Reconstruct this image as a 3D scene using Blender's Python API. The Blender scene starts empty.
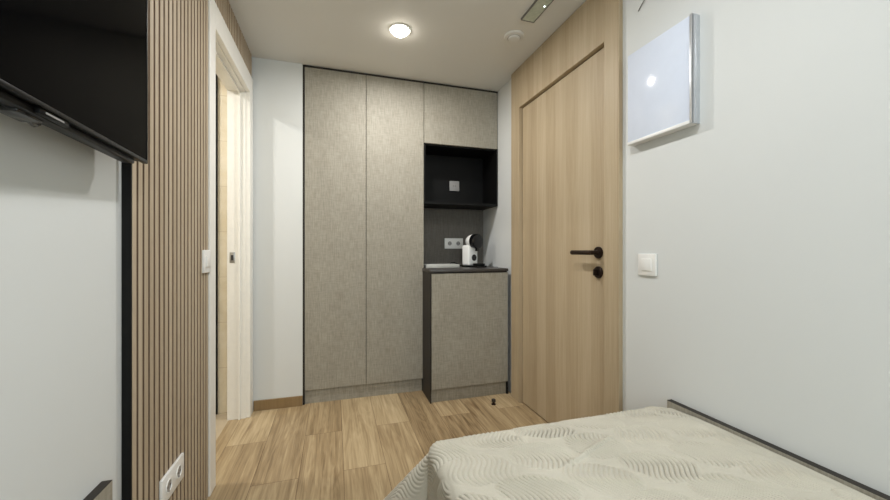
import bpy, bmesh, math, random
from mathutils import Vector, Matrix
random.seed(7)
S = bpy.context.scene
COL = S.collection
PI = math.pi

# ------------------------------------------------------------------ materials
def lin(c):
    c = c / 255.0
    return c / 12.92 if c <= 0.04045 else ((c + 0.055) / 1.055) ** 2.4
def rgb(r, g, b):
    return (lin(r), lin(g), lin(b), 1.0)

class NT:
    def __init__(self, name):
        self.m = bpy.data.materials.new(name)
        self.m.use_nodes = True
        self.t = self.m.node_tree
        self.b = self.t.nodes['Principled BSDF']
    def n(self, typ, **kw):
        o = self.t.nodes.new(typ)
        for k, v in kw.items():
            setattr(o, k, v)
        return o
    def l(self, a, b):
        self.t.links.new(a, b)
    def coords(self, scale=(1, 1, 1), rot=(0, 0, 0), loc=(0, 0, 0)):
        g = self.n('ShaderNodeNewGeometry')      # world position: real-size patterns
        mp = self.n('ShaderNodeMapping')
        mp.inputs['Scale'].default_value = scale
        mp.inputs['Rotation'].default_value = rot
        mp.inputs['Location'].default_value = loc
        self.l(g.outputs['Position'], mp.inputs['Vector'])
        return mp.outputs['Vector']
    def noise(self, vec, scale=1.0, detail=4.0, rough=0.55, dist=0.0):
        o = self.n('ShaderNodeTexNoise')
        o.inputs['Scale'].default_value = scale
        o.inputs['Detail'].default_value = detail
        o.inputs['Roughness'].default_value = rough
        o.inputs['Distortion'].default_value = dist
        self.l(vec, o.inputs['Vector'])
        return o.outputs['Fac']
    def ramp(self, fac, stops):
        o = self.n('ShaderNodeValToRGB')
        cr = o.color_ramp
        while len(cr.elements) < len(stops):
            cr.elements.new(0.5)
        for e, (p, c) in zip(cr.elements, stops):
            e.position = p; e.color = c
        self.l(fac, o.inputs['Fac'])
        return o.outputs['Color']
    def math(self, op, a, b=None, c=None):
        o = self.n('ShaderNodeMath', operation=op)
        for i, v in enumerate((a, b, c)):
            if v is None: continue
            if isinstance(v, (int, float)): o.inputs[i].default_value = v
            else: self.l(v, o.inputs[i])
        return o.outputs[0]
    def mix(self, fac, a, b, mode='MIX'):
        o = self.n('ShaderNodeMix', data_type='RGBA', blend_type=mode)
        for sock, v in ((o.inputs[0], fac), (o.inputs[6], a), (o.inputs[7], b)):
            if isinstance(v, (int, float)): sock.default_value = v
            elif isinstance(v, tuple): sock.default_value = v
            else: self.l(v, sock)
        return o.outputs[2]
    def bump(self, h, strength=0.2, dist=0.002):
        o = self.n('ShaderNodeBump')
        o.inputs['Strength'].default_value = strength
        o.inputs['Distance'].default_value = dist
        self.l(h, o.inputs['Height'])
        self.l(o.outputs['Normal'], self.b.inputs['Normal'])
    def base(self, c):
        if isinstance(c, tuple): self.b.inputs['Base Color'].default_value = c
        else: self.l(c, self.b.inputs['Base Color'])
    def set(self, rough=0.5, metal=0.0, spec=0.5):
        self.b.inputs['Roughness'].default_value = rough
        self.b.inputs['Metallic'].default_value = metal
        self.b.inputs['Specular IOR Level'].default_value = spec
        return self

def plain(name, c, rough=0.5, metal=0.0, spec=0.5, var=0.06, sc=30):
    k = NT(name).set(rough, metal, spec)
    f = k.noise(k.coords(), sc, 3)
    dark = tuple(x * (1 - var) for x in c[:3]) + (1,)
    lite = tuple(min(1, x * (1 + var)) for x in c[:3]) + (1,)
    k.base(k.ramp(f, [(0.3, dark), (0.7, lite)]))
    return k.m

def paint(name, c):
    k = NT(name).set(0.75, 0, 0.25)
    f = k.noise(k.coords(), 2.2, 3)
    k.base(k.ramp(f, [(0.3, tuple(x * .985 for x in c[:3]) + (1,)), (0.7, c)]))
    k.bump(k.noise(k.coords(), 160, 2), 0.06, 0.001)
    return k.m

M = {}
M['wall'] = paint('white_wall_paint', rgb(214, 216, 215))
M['ceiling'] = paint('ceiling_paint', rgb(222, 221, 217))
M['trim'] = plain('white_lacquer', rgb(236, 234, 228), 0.35, var=.02)
M['plastic'] = plain('white_plastic', rgb(232, 231, 228), 0.35, var=.02)
M['grey_plastic'] = plain('grey_plastic', rgb(150, 148, 146), 0.4, var=.03)
M['hole'] = plain('dark_recess', rgb(52, 50, 48), 0.6)
M['black'] = plain('black_laminate', rgb(12, 12, 12), 0.55, spec=.2)
M['edge'] = plain('black_edge_band', rgb(44, 40, 36), 0.5, spec=.3)
M['gloss_black'] = plain('gloss_black_plastic', rgb(14, 14, 15), 0.18)
M['tv_plastic'] = plain('tv_plastic', rgb(11, 11, 11), 0.38, spec=.12)
M['screen'] = plain('screen_glass', rgb(6, 6, 7), 0.10, spec=.012, var=.02)
M['bronze'] = plain('dark_bronze', rgb(52, 40, 34), 0.35, metal=.7)
M['steel'] = plain('satin_steel', rgb(175, 176, 178), 0.3, metal=.9)
M['alu'] = plain('aluminium', rgb(206, 209, 214), 0.28, metal=.65)
M['worktop'] = plain('dark_worktop', rgb(62, 58, 56), 0.38, var=.12, sc=80)
M['board'] = plain('gloss_white_panel', rgb(216, 224, 240), 0.08, spec=.6, var=.01)
M['tray'] = plain('pale_grey_plastic', rgb(188, 188, 183), 0.5)
M['coffee_white'] = plain('white_gloss_plastic', rgb(238, 238, 236), 0.25, var=.02)
M['rubber'] = plain('dark_rubber', rgb(48, 40, 32), 0.6)
M['cable'] = plain('grey_cable', rgb(110, 108, 104), 0.5)
M['mattress'] = plain('mattress_ticking', rgb(215, 210, 200), 0.8)
M['slat_back'] = plain('slat_backing', rgb(58, 44, 33), 0.9)

# linen-look laminate of the cabinets
def linen(name, c0, c1):
    k = NT(name).set(0.6, 0, 0.3)
    a = k.noise(k.coords((150, 150, 14)), 1, 3)
    b = k.noise(k.coords((20, 20, 130)), 1, 3)
    cl = k.noise(k.coords((9, 9, 4)), 1, 3)
    f = k.math('ADD', k.math('MULTIPLY', a, .5), k.math('MULTIPLY', b, .3))
    f = k.math('ADD', f, k.math('MULTIPLY', cl, .14))
    k.base(k.ramp(f, [(0.28, c0), (0.66, c1)]))
    k.bump(f, 0.10, 0.001)
    return k.m
M['linen'] = linen('grey_linen_laminate', rgb(129, 123, 111), rgb(170, 165, 152))
M['niche'] = linen('dark_linen_laminate', rgb(84, 80, 74), rgb(114, 109, 102))

# light oak veneer, vertical grain
def oak(name, c0, c1, c2, width=0.105, axis='Y'):
    k = NT(name).set(0.5, 0, 0.3)
    g = k.n('ShaderNodeNewGeometry')
    sp = k.n('ShaderNodeSeparateXYZ'); k.l(g.outputs['Position'], sp.inputs[0])
    idx = k.math('FLOOR', k.math('DIVIDE', sp.outputs[axis], width))
    wn = k.n('ShaderNodeTexWhiteNoise', noise_dimensions='1D'); k.l(idx, wn.inputs['W'])
    fine = k.noise(k.coords((130, 130, 3)), 1, 5, .65, .4)
    wide = k.noise(k.coords((14, 14, .9)), 1, 3, .5, .8)
    f = k.math('ADD', k.math('MULTIPLY', fine, .45), k.math('MULTIPLY', wide, .4))
    f = k.math('ADD', f, k.math('MULTIPLY', wn.outputs['Value'], .16))
    k.base(k.ramp(f, [(0.28, c0), (0.5, c1), (0.74, c2)]))
    k.bump(fine, 0.08, 0.001)
    return k.m
M['oak'] = oak('light_oak_veneer', rgb(160, 141, 113), rgb(177, 159, 131), rgb(191, 175, 149))
M['slat'] = oak('oak_slats', rgb(162, 144, 121), rgb(179, 162, 139), rgb(194, 179, 157), .033)
M['slat_side'] = plain('slat_core', rgb(112, 90, 70), .8)
M['skirting'] = oak('brown_skirting', rgb(120, 97, 66), rgb(138, 114, 80), rgb(150, 127, 94), 9, 'Z')

# plank floor
def planks():
    k = NT('oak_plank_floor').set(0.42, 0, 0.35)
    W, L = 0.205, 1.25
    g = k.n('ShaderNodeNewGeometry')
    sp = k.n('ShaderNodeSeparateXYZ'); k.l(g.outputs['Position'], sp.inputs[0])
    u = k.math('DIVIDE', k.math('SUBTRACT', sp.outputs['X'], 0.04), W)
    row = k.math('FLOOR', u)
    fu = k.math('FRACT', u)
    par = k.math('FLOORED_MODULO', row, 2.0)
    wr = k.n('ShaderNodeTexWhiteNoise', noise_dimensions='1D'); k.l(row, wr.inputs['W'])
    # odd rows end at y = 2.25, even rows at y = 1.84
    v0 = k.math('SUBTRACT', sp.outputs['Y'], k.math('ADD', k.math('MULTIPLY', par, 0.41), 1.84))
    v = k.math('DIVIDE', v0, L)
    cell = k.math('FLOOR', v)
    fv = k.math('FRACT', v)
    idv = k.n('ShaderNodeCombineXYZ'); k.l(row, idv.inputs[0]); k.l(cell, idv.inputs[1])
    wn = k.n('ShaderNodeTexWhiteNoise', noise_dimensions='2D'); k.l(idv.outputs[0], wn.inputs['Vector'])
    # grain coordinates shifted per plank
    sh = k.n('ShaderNodeVectorMath', operation='SCALE'); k.l(wn.outputs['Color'], sh.inputs[0]); sh.inputs['Scale'].default_value = 13
    ad = k.n('ShaderNodeVectorMath', operation='ADD'); k.l(g.outputs['Position'], ad.inputs[0]); k.l(sh.outputs[0], ad.inputs[1])
    def mp(s):
        m = k.n('ShaderNodeMapping'); m.inputs['Scale'].default_value = s
        k.l(ad.outputs[0], m.inputs['Vector']); return m.outputs['Vector']
    fine = k.noise(mp((75, 2.4, 1)), 1, 6, .65, .6)
    mid = k.noise(mp((13, 1.2, 1)), 1, 3, .5, 1.2)
    rings = k.math('FRACT', k.math('MULTIPLY', mid, 7.0))
    rings = k.math('ABSOLUTE', k.math('SUBTRACT', rings, .5))
    knot = k.noise(mp((10, 2.0, 1)), 1, 2, .5, .3)
    f = k.math('ADD', k.math('MULTIPLY', fine, .54), k.math('MULTIPLY', mid, .26))
    f = k.math('ADD', f, k.math('MULTIPLY', rings, .14))
    f = k.math('ADD', f, k.math('MULTIPLY', k.math('SUBTRACT', wn.outputs['Value'], .5), .19))
    col = k.ramp(f, [(0.22, rgb(106, 85, 58)), (0.42, rgb(160, 138, 105)), (0.56, rgb(187, 166, 131)), (0.76, rgb(210, 193, 161))])
    kn = k.ramp(knot, [(0.66, (1, 1, 1, 1)), (0.76, rgb(160, 130, 100))])
    col = k.mix(0.8, col, kn, 'MULTIPLY')
    # joints
    eu = k.math('MINIMUM', fu, k.math('SUBTRACT', 1.0, fu))
    ev = k.math('MINIMUM', fv, k.math('SUBTRACT', 1.0, fv))
    ju = k.math('LESS_THAN', eu, 0.0013 / W)
    jv = k.math('LESS_THAN', ev, 0.0013 / L)
    j = k.math('MAXIMUM', ju, jv)
    col = k.mix(k.math('MULTIPLY', j, .75), col, rgb(92, 66, 42))
    k.base(col)
    k.bump(k.math('SUBTRACT', k.math('MULTIPLY', fine, .3), j), 0.15, 0.001)
    return k.m
M['floor'] = planks()

# beige bathroom tiles
def tiles(name, c0, c1):
    k = NT(name).set(0.3, 0, 0.4)
    g = k.n('ShaderNodeNewGeometry')
    sp = k.n('ShaderNodeSeparateXYZ'); k.l(g.outputs['Position'], sp.inputs[0])
    h = k.math('ADD', sp.outputs['X'], sp.outputs['Y'])
    fz = k.math('FRACT', k.math('DIVIDE', sp.outputs['Z'], .3))
    fh = k.math('FRACT', k.math('DIVIDE', h, .6))
    j = k.math('MAXIMUM', k.math('LESS_THAN', fz, .009), k.math('LESS_THAN', fh, .0045))
    f = k.noise(k.coords((7, 7, 7)), 1, 5, .6, .8)
    col = k.ramp(f, [(0.3, c0), (0.7, c1)])
    k.base(k.mix(j, col, rgb(205, 190, 165)))
    return k.m
M['tile'] = tiles('beige_wall_tile', rgb(222, 209, 182), rgb(238, 229, 209))
M['tile_floor'] = plain('bathroom_floor_tile', rgb(190, 175, 150), 0.35, sc=8)

# bedspread
k = NT('cream_matelasse').set(0.85, 0, 0.15)
wv = k.noise(k.coords(), 420, 2)
cl = k.noise(k.coords(), 6, 3)
k.base(k.ramp(k.math('ADD', k.math('MULTIPLY', wv, .4), k.math('MULTIPLY', cl, .6)), [(0.35, rgb(183, 178, 164)), (0.65, rgb(197, 192, 178))]))
k.bump(wv, 0.12, 0.0006)
k.b.inputs['Sheen Weight'].default_value = 0.15
M['spread'] = k.m

k = NT('clear_glass').set(0.03, 0, 0.5)          # thin sheet: clear, with a faint mirror film
tr = k.n('ShaderNodeBsdfTransparent'); tr.inputs[0].default_value = (.94, .97, .95, 1)
gl = k.n('ShaderNodeBsdfGlossy'); gl.inputs['Roughness'].default_value = .03
mx = k.n('ShaderNodeMixShader'); mx.inputs[0].default_value = .07
k.l(tr.outputs[0], mx.inputs[1]); k.l(gl.outputs[0], mx.inputs[2])
k.l(mx.outputs[0], k.t.nodes['Material Output'].inputs['Surface'])
M['glass'] = k.m
k = NT('diffuser_glass').set(0.25, 0, 0.5)
k.base(k.ramp(k.noise(k.coords(), 40, 2), [(0.3, rgb(176, 186, 172)), (0.7, rgb(194, 202, 188))]))
M['diffuser'] = k.m
def emis(name, c, s):
    k = NT(name)
    k.base(c); k.b.inputs['Emission Color'].default_value = c; k.b.inputs['Emission Strength'].default_value = s
    return k.m
M['lamp'] = emis('lit_lamp', (1, .93, .80, 1), 26.0)
M['led'] = emis('lit_led', (.8, 1, .9, 1), 4.0)

# ------------------------------------------------------------------ mesh helpers
def B():
    return bmesh.new()

def box(bm, x0, x1, y0, y1, z0, z1, bev=0.0, seg=2):
    r = bmesh.ops.create_cube(bm, size=1.0)
    vs = r['verts']
    for v in vs:
        v.co = Vector((x0 if v.co.x < 0 else x1, y0 if v.co.y < 0 else y1, z0 if v.co.z < 0 else z1))
    if bev > 0:
        es = {e for v in vs for e in v.link_edges}
        bmesh.ops.bevel(bm, geom=list(es), offset=bev, segments=seg, affect='EDGES', profile=.5)
    return bm

AX = {'X': Matrix.Rotation(PI / 2, 4, 'Y'), 'Y': Matrix.Rotation(-PI / 2, 4, 'X'), 'Z': Matrix.Identity(4)}
def lathe(bm, prof, c=(0, 0, 0), axis='Z', n=32):
    """revolve (radius, height) profile about an axis through c"""
    T = Matrix.Translation(c) @ AX[axis]
    rings = []
    for r, h in prof:
        if r <= 1e-6:
            rings.append([bm.verts.new(T @ Vector((0, 0, h)))])
        else:
            rings.append([bm.verts.new(T @ Vector((r * math.cos(2 * PI * i / n), r * math.sin(2 * PI * i / n), h))) for i in range(n)])
    for a, b in zip(rings, rings[1:]):
        for i in range(n):
            j = (i + 1) % n
            if len(a) == 1 and len(b) == 1: continue
            if len(a) == 1: bm.faces.new((a[0], b[j], b[i]))
            elif len(b) == 1: bm.faces.new((a[i], a[j], b[0]))
            else: bm.faces.new((a[i], a[j], b[j], b[i]))
    bmesh.ops.recalc_face_normals(bm, faces=bm.faces)
    return bm

def disc_can(bm, r, h, c, axis='Z', bev=.002, n=32):
    return lathe(bm, [(0, 0), (r, 0), (r, h - bev), (r - bev, h), (0, h)], c, axis, n)

def tube(bm, pts, r, n=12):
    pts = [Vector(p) for p in pts]
    rings = []
    for i, p in enumerate(pts):
        d = (pts[min(i + 1, len(pts) - 1)] - pts[max(i - 1, 0)]).normalized()
        up = Vector((0, 0, 1)) if abs(d.z) < .9 else Vector((1, 0, 0))
        a = d.cross(up).normalized(); b = d.cross(a).normalized()
        rings.append([bm.verts.new(p + r * (math.cos(2 * PI * k / n) * a + math.sin(2 * PI * k / n) * b)) for k in range(n)])
    for a, b in zip(rings, rings[1:]):
        for i in range(n):
            j = (i + 1) % n
            bm.faces.new((a[i], a[j], b[j], b[i]))
    bm.faces.new(rings[0][::-1]); bm.faces.new(rings[-1])
    bmesh.ops.recalc_face_normals(bm, faces=bm.faces)
    return bm

def obj(name, bm, mat, parent=None, smooth=True, label=None):
    me = bpy.data.meshes.new(name)
    if parent is None:       # origin at the base centre
        xs = [v.co.x for v in bm.verts]; ys = [v.co.y for v in bm.verts]; zs = [v.co.z for v in bm.verts]
        org = Vector(((min(xs) + max(xs)) / 2, (min(ys) + max(ys)) / 2, min(zs)))
        bmesh.ops.translate(bm, verts=bm.verts, vec=-org)
    bm.to_mesh(me); bm.free()
    me.materials.append(M[mat])
    if smooth:
        for p in me.polygons: p.use_smooth = True
        me.set_sharp_from_angle(angle=math.radians(35))
    o = bpy.data.objects.new(name, me)
    COL.objects.link(o)
    if parent is None: o.location = org
    else: o.parent = parent
    if label: o['label'] = label
    return o

def wpart(name, bm, mat, root, label=None, smooth=True):
    """part drawn in world coordinates, stored relative to its (unrotated) thing"""
    off = Vector((0, 0, 0)); r = root
    while r: off += r.location; r = r.parent
    bmesh.ops.translate(bm, verts=bm.verts, vec=-off)
    return obj(name, bm, mat, root, smooth, label)

def tag(o, label, cat, group=None):
    o['label'] = label; o['category'] = cat
    if group: o['group'] = group
    return o

def thing(name, loc, label, cat, group=None, rz=0):
    o = bpy.data.objects.new(name, None); COL.objects.link(o)
    o.empty_display_size = .05
    o.location = loc; o.rotation_euler = (0, 0, rz)
    return tag(o, label, cat, group)

def struct(name, bm, mat, label, cat, smooth=False):
    o = obj(name, bm, mat, None, smooth)
    o['kind'] = 'structure'
    return tag(o, label, cat)

# ------------------------------------------------------------------ room shell
XL, XR, YB, YR, H = -0.55, 1.265, 2.70, -2.0, 2.375
DY0, DY1, DZ = 1.885, 2.61, 2.107          # bathroom doorway
struct('floor', box(B(), -.645, 1.42, YR - .1, 3.15, -.06, 0), 'floor', 'oak plank floor running from bed to grey cupboards', 'floor')
struct('ceiling', box(B(), -1.85, 1.42, YR - .1, 3.15, H, H + .08), 'ceiling', 'plain painted ceiling with round downlight', 'ceiling')

bm = B()
box(bm, -.645, XL, YR - .1, DY0, 0, H)
box(bm, -.645, XL, DY0, DY1, DZ, H)
box(bm, -.645, XL, DY1, YB, 0, H)
struct('wall_left', bm, 'wall', 'white left wall under the television', 'wall')

bm = B()
box(bm, XR, XR + .12, YR - .1, 1.356, 0, H)
box(bm, 1.273, XR + .12, 2.406, 3.15, 0, H)
box(bm, XR + .06, XR + .12, 1.356, 2.406, 0, H)
struct('wall_right', bm, 'wall', 'white right wall above the bed', 'wall')

bm = B()
box(bm, -.645, -.216, YB, 3.02, 0, H)
box(bm, -.645, 1.42, 3.03, 3.15, 0, H)
struct('wall_back', bm, 'wall', 'narrow white wall between bathroom doorway and wardrobe', 'wall')

bm = B()
box(bm, -.645, -.30, YR - .1, YR, 0, H)
box(bm, 1.0, 1.42, YR - .1, YR, 0, H)
box(bm, -.30, 1.0, YR - .1, YR, 0, .95)
box(bm, -.30, 1.0, YR - .1, YR, 2.05, H)
struct('wall_rear', bm, 'wall', 'white wall with window behind the camera', 'wall')
bm = B()
for a in ((-.30, -.25, .95, 2.05), (.95, 1.0, .95, 2.05), (-.25, .95, .95, 1.0), (-.25, .95, 2.0, 2.05), (.325, .375, 1.0, 2.0)):
    box(bm, a[0], a[1], YR - .07, YR - .02, a[2], a[3])
win = struct('window_1', bm, 'trim', 'white framed window behind the camera', 'window')
wpart('window_pane', box(B(), -.25, .95, YR - .05, YR - .045, 1.0, 2.0), 'glass', win, smooth=False)

# bathroom
bm = B()
box(bm, -1.80, -.645, 2.72, 2.82, 0, H)
box(bm, -1.85, -1.75, 1.10, 2.82, 0, H)
box(bm, -1.80, -.645, 1.10, 1.20, 0, H)
struct('wall_bathroom', bm, 'tile', 'beige tiled bathroom wall seen through the doorway', 'wall')
struct('floor_bathroom', box(B(), -1.80, -.645, 1.10, 2.82, -.06, 0), 'tile_floor', 'pale tiled floor inside the bathroom', 'floor')

struct('baseboard_back', box(B(), -.522, -.216, YB - .012, YB, 0, .068, .002), 'skirting', 'brown wooden baseboard under the narrow white back wall', 'baseboard')

# bathroom door lining and casing
bm = B()
cx0, cx1 = XL, -.523
def frame_ring(bm, x0, x1, y0, y1, zt, w, wt, bev=.003):
    box(bm, x0, x1, y0 - w, y0, 0, zt + wt, bev)
    box(bm, x0, x1, y1, min(y1 + w, YB - .001), 0, zt + wt, bev)
    box(bm, x0, x1, y0, y1, zt, zt + wt, bev)
frame_ring(bm, cx0, cx1, DY0 + .01, DY1 - .01, DZ - .01, .080, .118)
casing = struct('trim_1', bm, 'trim', 'white casing and lining around the bathroom doorway', 'trim')
bm = B()
t = .014
box(bm, -.654, XL + .001, DY0, DY0 + t, 0, DZ)
box(bm, -.654, XL + .001, DY1 - t, DY1, 0, DZ)
box(bm, -.654, XL + .001, DY0 + t, DY1 - t, DZ - t, DZ)
# stop strips that make the double step
for a in ((-.590, -.578), ):
    box(bm, a[0], a[1], DY0 + t, DY0 + t + .012, 0, DZ - t)
    box(bm, a[0], a[1], DY1 - t - .012, DY1 - t, 0, DZ - t)
    box(bm, a[0], a[1], DY0 + t + .012, DY1 - t - .012, DZ - t - .012, DZ - t)
wpart('door_lining', bm, 'trim', casing, smooth=False)
yy = DY1 - t
sp_ = wpart('strike_plate', box(B(), -.640, -.610, yy - .002, yy, .998, 1.066, .0008), 'steel', casing, 'small steel strike plate')
wpart('latch_hole', box(B(), -.632, -.618, yy - .0026, yy - .0015, 1.014, 1.048), 'hole', sp_, smooth=False)

# entrance door: oak surround and leaf
LY0, LY1, LZ = 1.450, 2.292, 2.085
PX = 1.243
bm = B()
box(bm, PX, XR + .02, 1.354, LY0, 0, H - .003, .0015)
box(bm, PX, XR + .02, LY1, 2.412, 0, H - .003, .0015)
box(bm, PX, XR + .02, LY0, LY1, LZ, H - .003, .0015)
struct('trim_2', bm, 'oak', 'light oak surround of the entrance door, floor to ceiling', 'trim')
leaf = struct('door_1', box(B(), PX + .026, PX + .060, LY0 + .005, LY1 - .005, .008, LZ - .005, .001), 'oak', 'flush light oak entrance door with dark bronze handle', 'door')
lx = PX + .026
hy, hz = 1.516, 1.067
bm = B()
lathe(bm, [(0, 0), (.030, 0), (.030, .007), (.028, .010), (.0135, .0105), (.0115, .015), (.0115, .055), (0, .055)], (0, 0, 0), 'X', 36)
bmesh.ops.rotate(bm, verts=bm.verts, cent=(0, 0, 0), matrix=Matrix.Rotation(PI, 3, 'Z'))
bmesh.ops.translate(bm, verts=bm.verts, vec=(lx, hy, hz))
hd = wpart('door_handle', bm, 'bronze', leaf, 'dark bronze lever handle on a round rose')
bm = B()
pts = [(lx - .030, hy, hz), (lx - .044, hy + .002, hz), (lx - .050, hy + .010, hz), (lx - .052, hy + .022, hz)] + [(lx - .052, hy + .022 + .0155 * i, hz) for i in range(1, 9)]
tube(bm, pts, .0118, 16)
wpart('lever', bm, 'bronze', hd)
lz = .968
bm = B()
lathe(bm, [(0, 0), (.030, 0), (.030, .008), (.027, .011), (0, .011)], (0, 0, 0), 'X', 36)
bmesh.ops.rotate(bm, verts=bm.verts, cent=(0, 0, 0), matrix=Matrix.Rotation(PI, 3, 'Z'))
bmesh.ops.translate(bm, verts=bm.verts, vec=(lx, hy, lz))
lk = wpart('door_lock', bm, 'bronze', leaf, 'dark bronze round lock below the handle')
bm = B()
box(bm, lx - .034, lx - .009, hy - .004, hy + .004, lz - .016, lz + .016, .003)
wpart('thumb_turn', bm, 'bronze', lk)

# thin black profile on the bathroom tiles
bm = B()
box(bm, -.757, -.739, 2.702, 2.7195, .004, 2.235, .001)
tag(obj('corner_profile', bm, 'black'), 'thin black vertical profile on the beige bathroom tiles, just inside the doorway', 'profile')

# ------------------------------------------------------------------ slatted oak panel
SX0, SX1 = XL + .001, -.528
S0, S1 = 1.188, DY0 - .0705
p = thing('slat_wall_panel', (SX0, S0, 0), 'vertical oak slat wall panel beside and above the white bathroom doorway', 'wall panel')
TOPZ = DZ - .01 + .119
bm = B()
box(bm, SX0, SX0 + .005, S0 + .001, S1, .006, H - .002)
box(bm, SX0, SX0 + .005, S1, YB - .002, TOPZ, H - .002)
wpart('backing_board', bm, 'slat_back', p, 'dark brown backing between the slats', smooth=False)
bm = B()
pitch, sw = .0330, .0215
y = S0 + .004
while y + sw < YB - .003:
    if y + sw <= S1 + .002: box(bm, SX0 + .005, SX1, y, min(y + sw, S1), .006, H - .002, .0012, 1)
    elif y < S1:
        box(bm, SX0 + .005, SX1, y, S1, .006, TOPZ, .001, 1)
        box(bm, SX0 + .005, SX1, y, y + sw, TOPZ + .0005, H - .002, .0012, 1)
    else: box(bm, SX0 + .005, SX1, y, y + sw, TOPZ + .0005, H - .002, .0012, 1)
    y += pitch
sl = wpart('slats', bm, 'slat', p, smooth=False)
sl.data.materials.append(M['slat_side'])
for f_ in sl.data.polygons:
    if abs(f_.normal.y) > .9: f_.material_index = 1
wpart('edge_strip', box(B(), SX0, SX1, S0 - .004, S0 + .001, .006, H - .002), 'black', p, 'black end edge of the panel', smooth=False)

# ------------------------------------------------------------------ grey wardrobe and kitchenette
wx0, wx1 = -.215, .652
w = thing('wardrobe', ((wx0 + wx1) / 2, 2.86, 0), 'tall grey linen two-door wardrobe reaching the ceiling', 'wardrobe')
bm = B()
box(bm, wx0, wx1, YB + .020, 3.01, .0, H - .004)
box(bm, wx0, wx0 + .012, YB + .001, YB + .020, 0, H - .004)      # dark edge strips
box(bm, wx0, wx1, YB + .001, YB + .020, H - .015, H - .004)
box(bm, wx1 - .013, wx1, YB + .001, YB + .020, 0, .094)
wpart('carcass', bm, 'edge', w, 'dark brown carcass edges', smooth=False)
mid = .218
wpart('door', box(B(), wx0 + .0135, mid - .002, YB, YB + .018, .098, H - .017, .001), 'linen', w, smooth=False)
wpart('door', box(B(), mid + .002, wx1 - .0025, YB, YB + .018, .098, H - .017, .001), 'linen', w, smooth=False)
wpart('plinth', box(B(), wx0 + .013, wx1 - .014, YB + .016, YB + .0199, 0, .093), 'linen', w, smooth=False)

ux0, ux1 = .653, 1.271
w = thing('wall_cabinet', ((ux0 + ux1) / 2, 2.86, 1.44), 'grey wall cabinet with open black shelf box above the worktop', 'cabinet')
bm = B()
box(bm, ux0, ux1, YB + .020, 3.01, 1.905, H - .004)
box(bm, ux0, ux1, YB + .001, YB + .020, H - .015, H - .004)
wpart('carcass', bm, 'edge', w, 'dark carcass edges', smooth=False)
wpart('door', box(B(), ux0 + .0015, ux1 - .003, YB, YB + .018, 1.902, H - .017, .001), 'linen', w, smooth=False)
bz0, bz1, bt = 1.437, 1.903, .018
bm = B()
box(bm, ux0 + .001, ux1, YB + .002, 3.0, bz0, bz0 + bt)
box(bm, ux0 + .001, ux0 + .001 + .01, YB + .002, 3.0, bz0 + bt, bz1)
box(bm, ux1 - .012, ux1, YB + .002, 3.0, bz0 + bt, bz1)
box(bm, ux0 + .011, ux1 - .012, YB + .021, 3.0, bz1 - .012, bz1)
box(bm, ux0 + .011, ux1 - .012, 2.99, 3.0, bz0 + bt, bz1 - .012)
wpart('open_shelf_box', bm, 'black', w, 'matt black open shelf box', smooth=False)

bpnl = tag(obj('backsplash_panel', box(B(), ux0, ux1, 3.004, 3.026, .945, 1.435), 'niche', None, False),
           'dark grey back panel between worktop and black shelf box', 'panel')

bx0, bx1, by = .641, 1.244, 2.46
w = thing('base_cabinet', ((bx0 + bx1) / 2, 2.75, 0), 'low grey base cabinet under the dark worktop beside the oak door', 'cabinet')
wpart('carcass', box(B(), bx0 + .007, bx1, by + .022, 2.698, 0, .920), 'edge', w, smooth=False)
wpart('side_panel', box(B(), bx0, bx0 + .0065, by + .002, 2.698, 0, .920), 'edge', w, 'dark side panel towards the wardrobe', smooth=False)
wpart('door', box(B(), bx0 + .009, bx1 - .004, by, by + .018, .096, .912, .001), 'linen', w, smooth=False)
bm = B()
box(bm, bx0 + .009, bx1 - .012, by + .019, by + .0219, 0, .088)
wpart('plinth', bm, 'linen', w, smooth=False)
wpart('trim_strip', box(B(), bx1 - .011, bx1, by + .004, by + .0215, 0, .095), 'black', w, 'black strip at the plinth end', smooth=False)
bm = B()
box(bm, bx0 - .003, PX - .0005, by - .004, 2.699, .922, .942, .0012)
box(bm, ux0 + .0005, 1.272, 2.699, 3.003, .922, .942, .0012)
tag(obj('worktop', bm, 'worktop'), 'thin dark worktop carrying the coffee machine', 'worktop')

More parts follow.
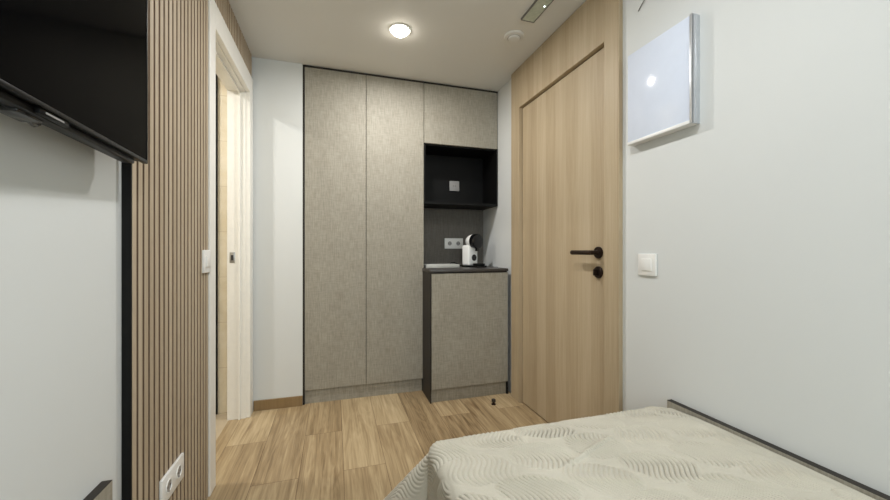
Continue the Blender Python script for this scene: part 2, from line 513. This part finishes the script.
# ------------------------------------------------------------------ sockets and switches
def plate_at(name, loc, rz, label, cat, wid, hgt, mat='plastic', kind='socket', n=1, group=None):
    """wall plate; local x along the wall, local -y out of the wall, origin at plate bottom centre"""
    t = thing(name, loc, label, cat, group, rz)
    obj('plate', box(B(), -wid / 2, wid / 2, -.009, 0, 0, hgt, .002), mat, t)
    for i in range(n):
        cx = (i - (n - 1) / 2) * wid / max(n, 1) * .92
        if kind == 'socket':
            bm = B()
            lathe(bm, [(.0215, -.0085), (.0215, -.0112), (.0185, -.0112), (.0178, -.0088)], (0, 0, 0), 'Z', 36)
            bm2 = bm
            bmesh.ops.rotate(bm2, verts=bm2.verts, cent=(0, 0, 0), matrix=Matrix.Rotation(-PI / 2, 3, 'X'))
            bmesh.ops.translate(bm2, verts=bm2.verts, vec=(cx, 0, hgt / 2))
            s = obj('socket_well', bm2, mat, t)
            # wells: recessed floor with two pin holes and earth clips
            bm = B()
            lathe(bm, [(0, 0), (.0183, 0), (.0183, .0005), (0, .0005)], (0, 0, 0), 'Z', 36)
            bmesh.ops.rotate(bm, verts=bm.verts, cent=(0, 0, 0), matrix=Matrix.Rotation(PI / 2, 3, 'X'))
            bmesh.ops.translate(bm, verts=bm.verts, vec=(cx, -.0088, hgt / 2))
            obj('well_floor', bm, 'grey_plastic', s)
            for q in (-1, 1):
                bm = B()
                lathe(bm, [(0, 0), (.003, 0), (.003, .0012), (0, .0012)], (0, 0, 0), 'Z', 16)
                bmesh.ops.rotate(bm, verts=bm.verts, cent=(0, 0, 0), matrix=Matrix.Rotation(PI / 2, 3, 'X'))
                bmesh.ops.translate(bm, verts=bm.verts, vec=(cx + q * .0095, -.0090, hgt / 2))
                obj('pin_hole', bm, 'hole', s)
            for q in (-1, 1):
                obj('earth_clip', box(B(), cx - .003, cx + .003, -.0112, -.009, hgt / 2 + q * .0165 - .002, hgt / 2 + q * .0165 + .002), 'steel', s, False)
        else:
            ww = wid * .56
            obj('rocker', box(B(), cx - ww / 2, cx + ww / 2, -.0125, -.008, hgt / 2 - ww / 2, hgt / 2 + ww / 2, .0015), mat, t)
    return t

# rz: local -y must point out of the wall
plate_at('light_switch', (XR, 1.213, .972), -PI / 2, 'square white light switch on the right wall near the oak door', 'switch', .090, .092, kind='switch')
plate_at('light_switch', (SX1, 1.770, .984), PI / 2, 'white light switch on the slats beside the bathroom doorway', 'switch', .085, .096, kind='switch')
plate_at('wall_socket', (SX1, 1.433, .266), PI / 2, 'white double wall socket low on the oak slats', 'socket', .172, .087, n=2)
plate_at('wall_socket', (.992, 2.99, 1.592), 0, 'grey single wall socket inside the black open shelf box', 'socket', .088, .086, 'grey_plastic')
plate_at('wall_socket', (.992, 3.004, 1.092), 0, 'white double wall socket behind the coffee machine', 'socket', .168, .09, n=2)

# ------------------------------------------------------------------ coffee machine
cm = thing('coffee_machine', (1.062, 2.775, .942), 'small white and black capsule coffee machine on the dark worktop', 'coffee machine', rz=math.radians(24))
bm = B()
box(bm, -.053, .053, -.034, .050, .012, .178, .014, 4)
obj('body', bm, 'coffee_white', cm)
bm = B()
box(bm, -.052, .052, -.135, .055, 0, .014, .005, 3)
obj('base', bm, 'gloss_black', cm, label='black base')
bm = B()
lathe(bm, [(0, 0), (.046, 0), (.048, .003), (.048, .016), (.044, .018), (.044, .014), (0, .014)], (0, -.095, .013), 'Z', 32)
obj('drip_tray', bm, 'black', cm, label='round black drip tray')
# head: a short fat drum pointing forward, white behind, black in front
bm = B()
lathe(bm, [(0, -.062), (.022, -.060), (.040, -.050), (.051, -.032), (.056, -.010), (.0575, .006), (.0575, .012), (0, .012)], (0, 0, 0), 'Z', 40)
R90 = Matrix.Rotation(PI / 2, 3, 'X')
bmesh.ops.rotate(bm, verts=bm.verts, cent=(0, 0, 0), matrix=R90)
bmesh.ops.translate(bm, verts=bm.verts, vec=(0, -.030, .208))
hd = obj('head', bm, 'coffee_white', cm)
bm = B()
lathe(bm, [(0, .012), (.0585, .012), (.0595, .018), (.0595, .050), (.056, .058), (.040, .062), (0, .063)], (0, 0, 0), 'Z', 40)
bmesh.ops.rotate(bm, verts=bm.verts, cent=(0, 0, 0), matrix=R90)
bmesh.ops.translate(bm, verts=bm.verts, vec=(0, -.030, .208))
obj('front_ring', bm, 'gloss_black', hd, label='black front of the head')
bm = B()
box(bm, -.030, .030, -.058, -.006, .150, .178, .006, 3)
obj('neck', bm, 'coffee_white', cm)
bm = B()
lathe(bm, [(0, 0), (.0265, 0), (.0265, .004), (.024, .006), (0, .006)], (0, 0, 0), 'Z', 32)
bmesh.ops.rotate(bm, verts=bm.verts, cent=(0, 0, 0), matrix=R90)
bmesh.ops.translate(bm, verts=bm.verts, vec=(.006, -.033, .076))
obj('dial', bm, 'gloss_black', cm, label='round black dial')
bm = B()
box(bm, -.012, .012, -.090, -.060, .128, .156, .004, 2)
obj('spout', bm, 'gloss_black', cm)

# flat white tray left of it, with a small black plug on top
t = thing('serving_tray', (.81, 2.785, .942), 'flat pale rectangular tray lying on the worktop left of the coffee machine', 'tray')
bm = B()
x0, x1, y0, y1, z0, z1 = .672, .945, 2.712, 2.862, .942, .966
box(bm, x0, x1, y0, y1, z0, z0 + .006, .002)
box(bm, x0, x1, y0, y0 + .008, z0 + .004, z1, .002)
box(bm, x0, x1, y1 - .008, y1, z0 + .004, z1, .002)
box(bm, x0, x0 + .008, y0 + .007, y1 - .007, z0 + .004, z1, .002)
box(bm, x1 - .008, x1, y0 + .007, y1 - .007, z0 + .004, z1, .002)
wpart('tray_body', bm, 'tray', t)
bm = B()
pts = [(1.045, 2.845, .9465), (1.03, 2.875, .9465), (1.01, 2.895, .950), (.985, 2.90, .966), (.96, 2.90, .976), (.935, 2.90, .972), (.92, 2.905, .952), (.90, 2.92, .9465), (.86, 2.93, .9465)]
cabl = tube(B(), pts, .0042, 10)
tag(obj('power_cord', cabl, 'black'), 'black power cord looping on the worktop between tray and coffee machine', 'cord')

# ------------------------------------------------------------------ television
TV = thing('television', (-.470, 1.137, 1.306), 'large black wall television above the white left wall', 'television', rz=math.radians(3.9))
# local: +x out of the wall, -y towards the camera; right edge of the screen at y = 0
def tvb(*a, **k): return box(B(), *a, **k)
TWd, THt = .96, .560
obj('housing', tvb(-.030, -.004, -TWd + .004, -.004, .004, THt - .004, .003), 'tv_plastic', TV)
obj('screen', tvb(-.006, -.0012, -TWd + .006, -.006, .008, THt - .006), 'screen', TV, False, 'glossy dark screen')
bm = B()
box(bm, -.012, 0, -TWd, -TWd + .006, 0, THt, .001)
box(bm, -.012, 0, -.006, 0, 0, THt, .001)
box(bm, -.012, 0, -TWd + .006, -.006, THt - .006, THt, .001)
box(bm, -.012, .0005, -TWd + .006, -.006, 0, .008, .0012)
bz = obj('bezel', bm, 'tv_plastic', TV)
bm = B()
box(bm, -.034, -.010, -TWd + .03, -.05, -.012, .004, .003)
obj('lower_bar', bm, 'tv_plastic', TV)
bm = B(); box(bm, -.016, -.003, -.405, -.330, -.010, .002, .001)
lg = obj('brand_plate', bm, 'tv_plastic', TV)
obj('brand_mark', tvb(-.0032, -.0024, -.392, -.345, -.0065, -.0035), 'grey_plastic', lg, False, 'pale unreadable brand strip')
bm = B()
box(bm, -.050, -.030, -.70, -.30, .10, .46, .008)
obj('rear_hump', bm, 'tv_plastic', TV)
bm = B()
box(bm, -.106, -.050, -.54, -.46, .20, .36, .003)
box(bm, -.108, -.104, -.56, -.44, .16, .40, .002)
obj('wall_mount', bm, 'black', TV)
bm = B()
box(bm, -.050, -.018, -.425, -.365, -.017, -.004, .004)
tube(bm, [(-.04, -.370, -.010), (-.042, -.345, -.014), (-.045, -.33, -.008), (-.045, -.32, .006)], .004, 8)
obj('plug_adapter', bm, 'gloss_black', TV, label='black plug hanging under the television')

# ------------------------------------------------------------------ glossy white box on the right wall
bd = thing('wall_display_board', (XR, 1.134, 1.54), 'glossy white rectangular board box with aluminium edge on the right wall', 'board')
y0, y1, z0, z1, fx = .986, 1.288, 1.538, 1.930, 1.228
wpart('panel', box(B(), fx + .002, XR, y0 + .006, y1, z0 + .006, z1, .001), 'board', bd)
bm = B()
box(bm, fx, XR, y0, y0 + .006, z0, z1 + .002, .001)
box(bm, fx - .0015, fx + .006, y0, y0 + .010, z0, z1 + .002, .001)
box(bm, fx + .016, fx + .022, y0 - .0015, y0 + .002, z0, z1 + .002, .0008)
wpart('side_rail', bm, 'alu', bd, 'aluminium rail on the near side')
bm = B()
box(bm, fx, XR, y0 + .006, y1, z0, z0 + .006, .001)
box(bm, fx - .0015, fx + .004, y0 + .010, y1, z0, z0 + .012, .001)
wpart('bottom_rail', bm, 'plastic', bd, 'white rail along the bottom')

# thin wire near the top of the right wall
bm = tube(B(), [(XR - .003, 1.262, 2.118), (XR - .004, 1.245, 2.132), (XR - .004, 1.225, 2.148), (XR - .004, 1.215, 2.20), (XR - .004, 1.212, H - .001)], .0022, 8)
tag(obj('thin_wire', bm, 'cable'), 'thin grey wire on the right wall above the white board', 'wire')

# ------------------------------------------------------------------ ceiling fittings
LAMPS = [(.366, 2.116), (.366, .75), (.366, -.62)]
for i, (lx_, ly_) in enumerate(LAMPS):
    t = thing('downlight', (lx_, ly_, H - .006),
              ['round lit downlight in the ceiling in front of the wardrobe', 'round lit downlight in the ceiling over the middle of the room',
               'round lit downlight in the ceiling towards the window'][i], 'light', 'round ceiling downlights')
    bm = B(); lathe(bm, [(.052, .0058), (.064, .0058), (.064, .001), (.056, 0), (.052, .002), (.052, .0058)], (0, 0, 0), 'Z', 40)
    obj('trim_ring', bm, 'trim', t)
    bm = B(); lathe(bm, [(0, -.026), (.018, -.0245), (.034, -.019), (.045, -.010), (.051, .001), (.052, .0055), (0, .0055)], (0, 0, 0), 'Z', 40)
    obj('diffuser', bm, 'lamp', t)
bathl = thing('downlight', (-1.22, 2.05, H - .006), 'round lit downlight in the bathroom ceiling', 'light', 'round ceiling downlights')
bm = B(); lathe(bm, [(.052, .0058), (.064, .0058), (.064, .001), (.056, 0), (.052, .002), (.052, .0058)], (0, 0, 0), 'Z', 40)
obj('trim_ring', bm, 'trim', bathl)
bm = B(); lathe(bm, [(0, -.026), (.018, -.0245), (.034, -.019), (.045, -.010), (.051, .001), (.052, .0055), (0, .0055)], (0, 0, 0), 'Z', 40)
obj('diffuser', bm, 'lamp', bathl)

sd = thing('smoke_detector', (1.036, 1.975, H - .024), 'round white smoke detector on the ceiling near the oak door', 'smoke detector')
bm = B(); lathe(bm, [(0, .024), (.060, .024), (.060, .019), (.056, .014), (.040, .011), (.036, .011), (.034, .005), (.030, .001), (0, 0)], (0, 0, 0), 'Z', 44)
obj('housing', bm, 'ceiling', sd)
bm = B(); lathe(bm, [(.0385, .0115), (.0385, .0102), (.0355, .0102), (.0355, .0115)], (0, 0, 0), 'Z', 44)
obj('vent_slot', bm, 'grey_plastic', sd)

em = thing('emergency_light', (1.035, 1.69, H - .012), 'rectangular emergency light with greenish cover on the ceiling', 'emergency light')
ex0, ex1, ey0, ey1 = .994, 1.076, 1.55, 1.812
bm = B()
box(bm, ex0, ex0 + .004, ey0, ey1, H - .012, H); box(bm, ex1 - .004, ex1, ey0, ey1, H - .012, H)
box(bm, ex0 + .004, ex1 - .004, ey0, ey0 + .004, H - .012, H); box(bm, ex0 + .004, ex1 - .004, ey1 - .004, ey1, H - .012, H)
wpart('frame', bm, 'cable', em, 'thin grey frame', smooth=False)
wpart('cover', box(B(), ex0 + .004, ex1 - .004, ey0 + .004, ey1 - .004, H - .010, H - .001), 'diffuser', em, smooth=False)
bm = B(); lathe(bm, [(0, 0), (.004, .001), (.005, .003), (0, .003)], (1.058, 1.675, H - .0125), 'Z', 16)
wpart('indicator_led', bm, 'led', em, 'small lit indicator')

# ------------------------------------------------------------------ door stop on the floor
ds = thing('door_stop', (1.062, 2.325, 0), 'small dark door stop on the floor in front of the base cabinet', 'door stop')
bm = B(); lathe(bm, [(0, 0), (.016, 0), (.016, .004), (.010, .007), (.008, .020), (0, .020)], (0, 0, 0), 'Z', 24)
obj('foot', bm, 'bronze', ds)
bm = B(); lathe(bm, [(.008, .018), (.0145, .020), (.0145, .034), (.011, .037), (0, .037)], (0, 0, 0), 'Z', 24)
obj('rubber_cap', bm, 'rubber', ds)

# ------------------------------------------------------------------ bed
BX0, BX1, BY0, BY1, BZ = .277, 1.240, -.85, 1.108, .484
bed = thing('bed', ((BX0 + BX1) / 2, .13, 0), 'single bed base and mattress along the right wall', 'bed')
wpart('bed_base', box(B(), BX0 + .04, BX1 - .003, BY0, BY1 - .05, .10, .28, .006), 'niche', bed)
wpart('mattress', box(B(), BX0 + .022, BX1 - .003, BY0, BY1 - .022, .281, BZ - .012, .03, 4), 'mattress', bed)
for sx in (BX0 + .09, BX1 - .09):
    for sy in (BY0 + .1, BY1 - .15):
        bm = B(); lathe(bm, [(0, 0), (.018, 0), (.024, .10), (0, .10)], (sx, sy, 0), 'Z', 20)
        wpart('leg', bm, 'black', bed)

def smooth(a, b, x):
    t = max(0.0, min(1.0, (x - a) / (b - a))); return t * t * (3 - 2 * t)

def relief(p, q):
    """raised wavy matelasse ribs in staggered leaf-shaped fields (cloth coordinates in metres)"""
    x = BX1 - p; y = BY0 + q
    v = (y - 1.04) / .135
    row = math.floor(v + .5); fv = v - row                         # -.5 .. .5
    u = (x - .47) / .185 + (.5 if row % 2 else 0.0) + .30 * fv + .05 * math.sin(y * 31)
    fu = u - math.floor(u + .5)
    lens = .49 * math.cos(PI * fv * .90) ** .38
    m = smooth(0.0, .10, lens - abs(fu))
    lam = .0128
    ph = x + .020 * math.sin(2 * PI * (y + .35 * x) / .19) + (.10 * y if row % 2 else -.05 * y)
    amp = .0042 if not row % 2 else .0038
    amp *= .75 + .25 * math.sin(u * 2.1 + row * 1.7)
    h = m * amp * math.cos(2 * PI * ph / lam)
    h -= .0014 * math.exp(-((lens - abs(fu)) / .035) ** 2)
    return h

def bedspread():
    HANG = .40
    def axis(stop_dense):
        pass
    # cloth coordinates: s from the wall (0) to the left edge and down; t from the head to the foot and down
    Wd = BX1 - BX0; Ld = BY1 - BY0
    st = .0023
    ss = [i * st for i in range(int((Wd + HANG) / st) + 1)]
    tv = []
    v = 0.0
    while v < Ld - .95: tv.append(v); v += .03
    while v < Ld + HANG: tv.append(v); v += st
    Rr = .036
    def drop(o):
        """overhang length -> (outward, down) with a rounded edge"""
        if o <= 0: return 0.0, 0.0
        arc = Rr * PI / 2
        if o < arc:
            th = o / Rr
            return Rr * math.sin(th) , Rr * (1 - math.cos(th))
        return Rr, Rr + (o - arc)
    verts = []
    for t_ in tv:
        for s_ in ss:
            a = s_ - (Wd - Rr); b = t_ - (Ld - Rr)
            x = BX1 - min(s_, Wd - Rr); y = BY0 + min(t_, Ld - Rr); z = BZ
            fx = (s_ / Wd); fy = 1 - max(0.0, min(1.0, (Ld - t_) / .5))
            # soft puffiness on top
            if a < 0 or b < 0:
                ed = min(max(0, -a) / .18, 1) * min(max(0, -b) / .10, 1)
                z += .010 * ed + .005 * math.sin(x * 9 + 1) * math.sin(y * 7) * ed
                z -= .014 * smooth(.10, 0.0, s_)
            nrm = Vector((0, 0, 1))
            if a > 0 and b <= 0:
                o, d = drop(a)
                wv = .006 * math.sin(y * 21) * smooth(.05, .3, d)
                x -= o + wv + .03 * d; z -= d
                nrm = Vector((-1, 0, 0)) if a > Rr * 1.5 else Vector((-math.sin(a / Rr), 0, math.cos(a / Rr)))
            elif b > 0 and a <= 0:
                o, d = drop(b)
                wv = .008 * math.sin(x * 19 + .6) * smooth(.05, .3, d)
                y += o + wv + .12 * d; z -= d
                nrm = Vector((0, 1, 0)) if b > Rr * 1.5 else Vector((0, math.sin(b / Rr), math.cos(b / Rr)))
            elif a > 0 and b > 0:
                r = math.hypot(a, b); th = math.atan2(b, a)          # 0 = side, pi/2 = foot
                o, d = drop(r)
                pk = math.radians(57)
                if th < pk: k_ = th / pk
                else: k_ = 1 - (th - pk) / (PI / 2 - pk)
                k_ = smooth(0, 1, k_)
                fl = (.03 + (.12 - .03) * th / (PI / 2)) + .80 * k_
                d2 = max(0.0, d - Rr)
                hor = o + d2 * fl / math.sqrt(1 + fl * fl * .6)
                dn = min(d, Rr) + d2 / math.sqrt(1 + fl * fl * .6)
                x -= math.cos(th) * hor; y += math.sin(th) * hor
                z -= dn
                nrm = Vector((-math.cos(th), math.sin(th), .3)).normalized() if r > Rr * 1.5 else Vector((-math.cos(th) * math.sin(r / Rr), math.sin(th) * math.sin(r / Rr), math.cos(r / Rr)))
            h = relief(s_, t_) * smooth(.0, .06, s_) * (1 - .4 * smooth(0, .05, a)) * (.55 + .45 * smooth(.015, .06, abs(b))) if t_ > Ld - .96 else 0.0
            # the long diagonal crease
            ax_, ay_, bx_, by_ = CRE
            dx, dy = bx_ - ax_, by_ - ay_
            LL = dx * dx + dy * dy
            k_ = ((x - ax_) * dx + (y - ay_) * dy) / LL
            if -.2 < k_ < 1.2 and z > BZ - .03:
                dist = abs((x - ax_) * dy - (y - ay_) * dx) / math.sqrt(LL)
                h += .0080 * math.exp(-(dist / .0055) ** 2) * smooth(-.12, .1, k_) * smooth(1.12, .9, k_)
            pnt = Vector((x, y, z)) + nrm * h
            pnt.z = max(pnt.z, .006 + .004 * math.sin(x * 40) ** 2)
            pnt.x = min(pnt.x, BX1 - .004)
            verts.append(pnt)
    n = len(ss)
    faces = []
    for j in range(len(tv) - 1):
        for i in range(n - 1):
            faces.append((j * n + i, j * n + i + 1, (j + 1) * n + i + 1, (j + 1) * n + i))
    me = bpy.data.meshes.new('bedspread')
    org = Vector(((BX0 + BX1) / 2, .13, .0))
    me.from_pydata([tuple(v - org) for v in verts], [], faces)
    me.materials.append(M['spread'])
    for p_ in me.polygons: p_.use_smooth = True
    o = bpy.data.objects.new('bedspread', me); COL.objects.link(o)
    o.location = org
    sm = o.modifiers.new('thick', 'SOLIDIFY'); sm.thickness = .003; sm.offset = -1
    return tag(o, 'cream bedspread with raised wavy pattern draped over the bed', 'bedspread')
CRE = (.600, .840, .821, .927)
bedspread()

def side_board(x0, x1, y0, y1, zt, label, face_x):
    t = thing('low_board', ((x0 + x1) / 2, (y0 + y1) / 2, 0), label, 'board')
    wpart('panel', box(B(), x0, x1, y0, y1 - .0012, 0, zt - .0012), 'linen', t, smooth=False)
    wpart('edge_band', box(B(), x0, x1, y0, y1 - .0012, zt - .0012, zt), 'edge', t, 'dark top edge', smooth=False)
    return t
side_board(BX1 + .002, XR - .0005, -1.0, 1.103, .494, 'grey board with dark top edge between bed and right wall', BX1)
side_board(XL + .0005, XL + .0225, -.9, 1.099, .511, 'grey board with dark top edge standing against the left wall', XL)

# ------------------------------------------------------------------ light
def area(name, loc, rot, size, power, color, shape='DISK', sy=None, spread=PI):
    d = bpy.data.lights.new(name, 'AREA'); d.shape = shape; d.size = size
    if sy: d.size_y = sy
    d.energy = power; d.color = color; d.spread = spread
    o = bpy.data.objects.new(name, d); COL.objects.link(o); o.location = loc; o.rotation_euler = rot
    return o
WARM = [(1, .985, .955), (.97, .99, 1), (.97, .99, 1)]
for i, (a, b) in enumerate(LAMPS):
    area('downlight_lamp', (a, b, H - .034), (0, 0, 0), .09, [13, 9, 9][i], WARM[i])
area('bathroom_lamp', (-1.22, 2.05, H - .034), (0, 0, 0), .09, 11.5, (1, .98, .94))
# daylight through the rear window
area('window_daylight', (.35, YR - .16, 1.5), (PI / 2, 0, 0), 1.2, 26, (.90, .96, 1.0), 'RECTANGLE', 1.0)

wd = bpy.data.worlds.new('world'); S.world = wd; wd.use_nodes = True
bg = wd.node_tree.nodes['Background']
bg.inputs[0].default_value = (.62, .76, 1, 1); bg.inputs[1].default_value = .8

# ------------------------------------------------------------------ camera
cd = bpy.data.cameras.new('camera'); cam = bpy.data.objects.new('camera', cd); COL.objects.link(cam)
FPX = 362.0
cd.sensor_width = 36; cd.lens = FPX / 890 * 36; cd.clip_start = .02
cam.location = (0, 0, 1.08)
cam.rotation_euler = (PI / 2, 0, -math.atan(110 / FPX))
S.camera = cam
vs = S.view_settings
vs.view_transform = 'Standard'; vs.look = 'None'; vs.gamma = 1; vs.use_curve_mapping = False
vs.exposure = 0.25
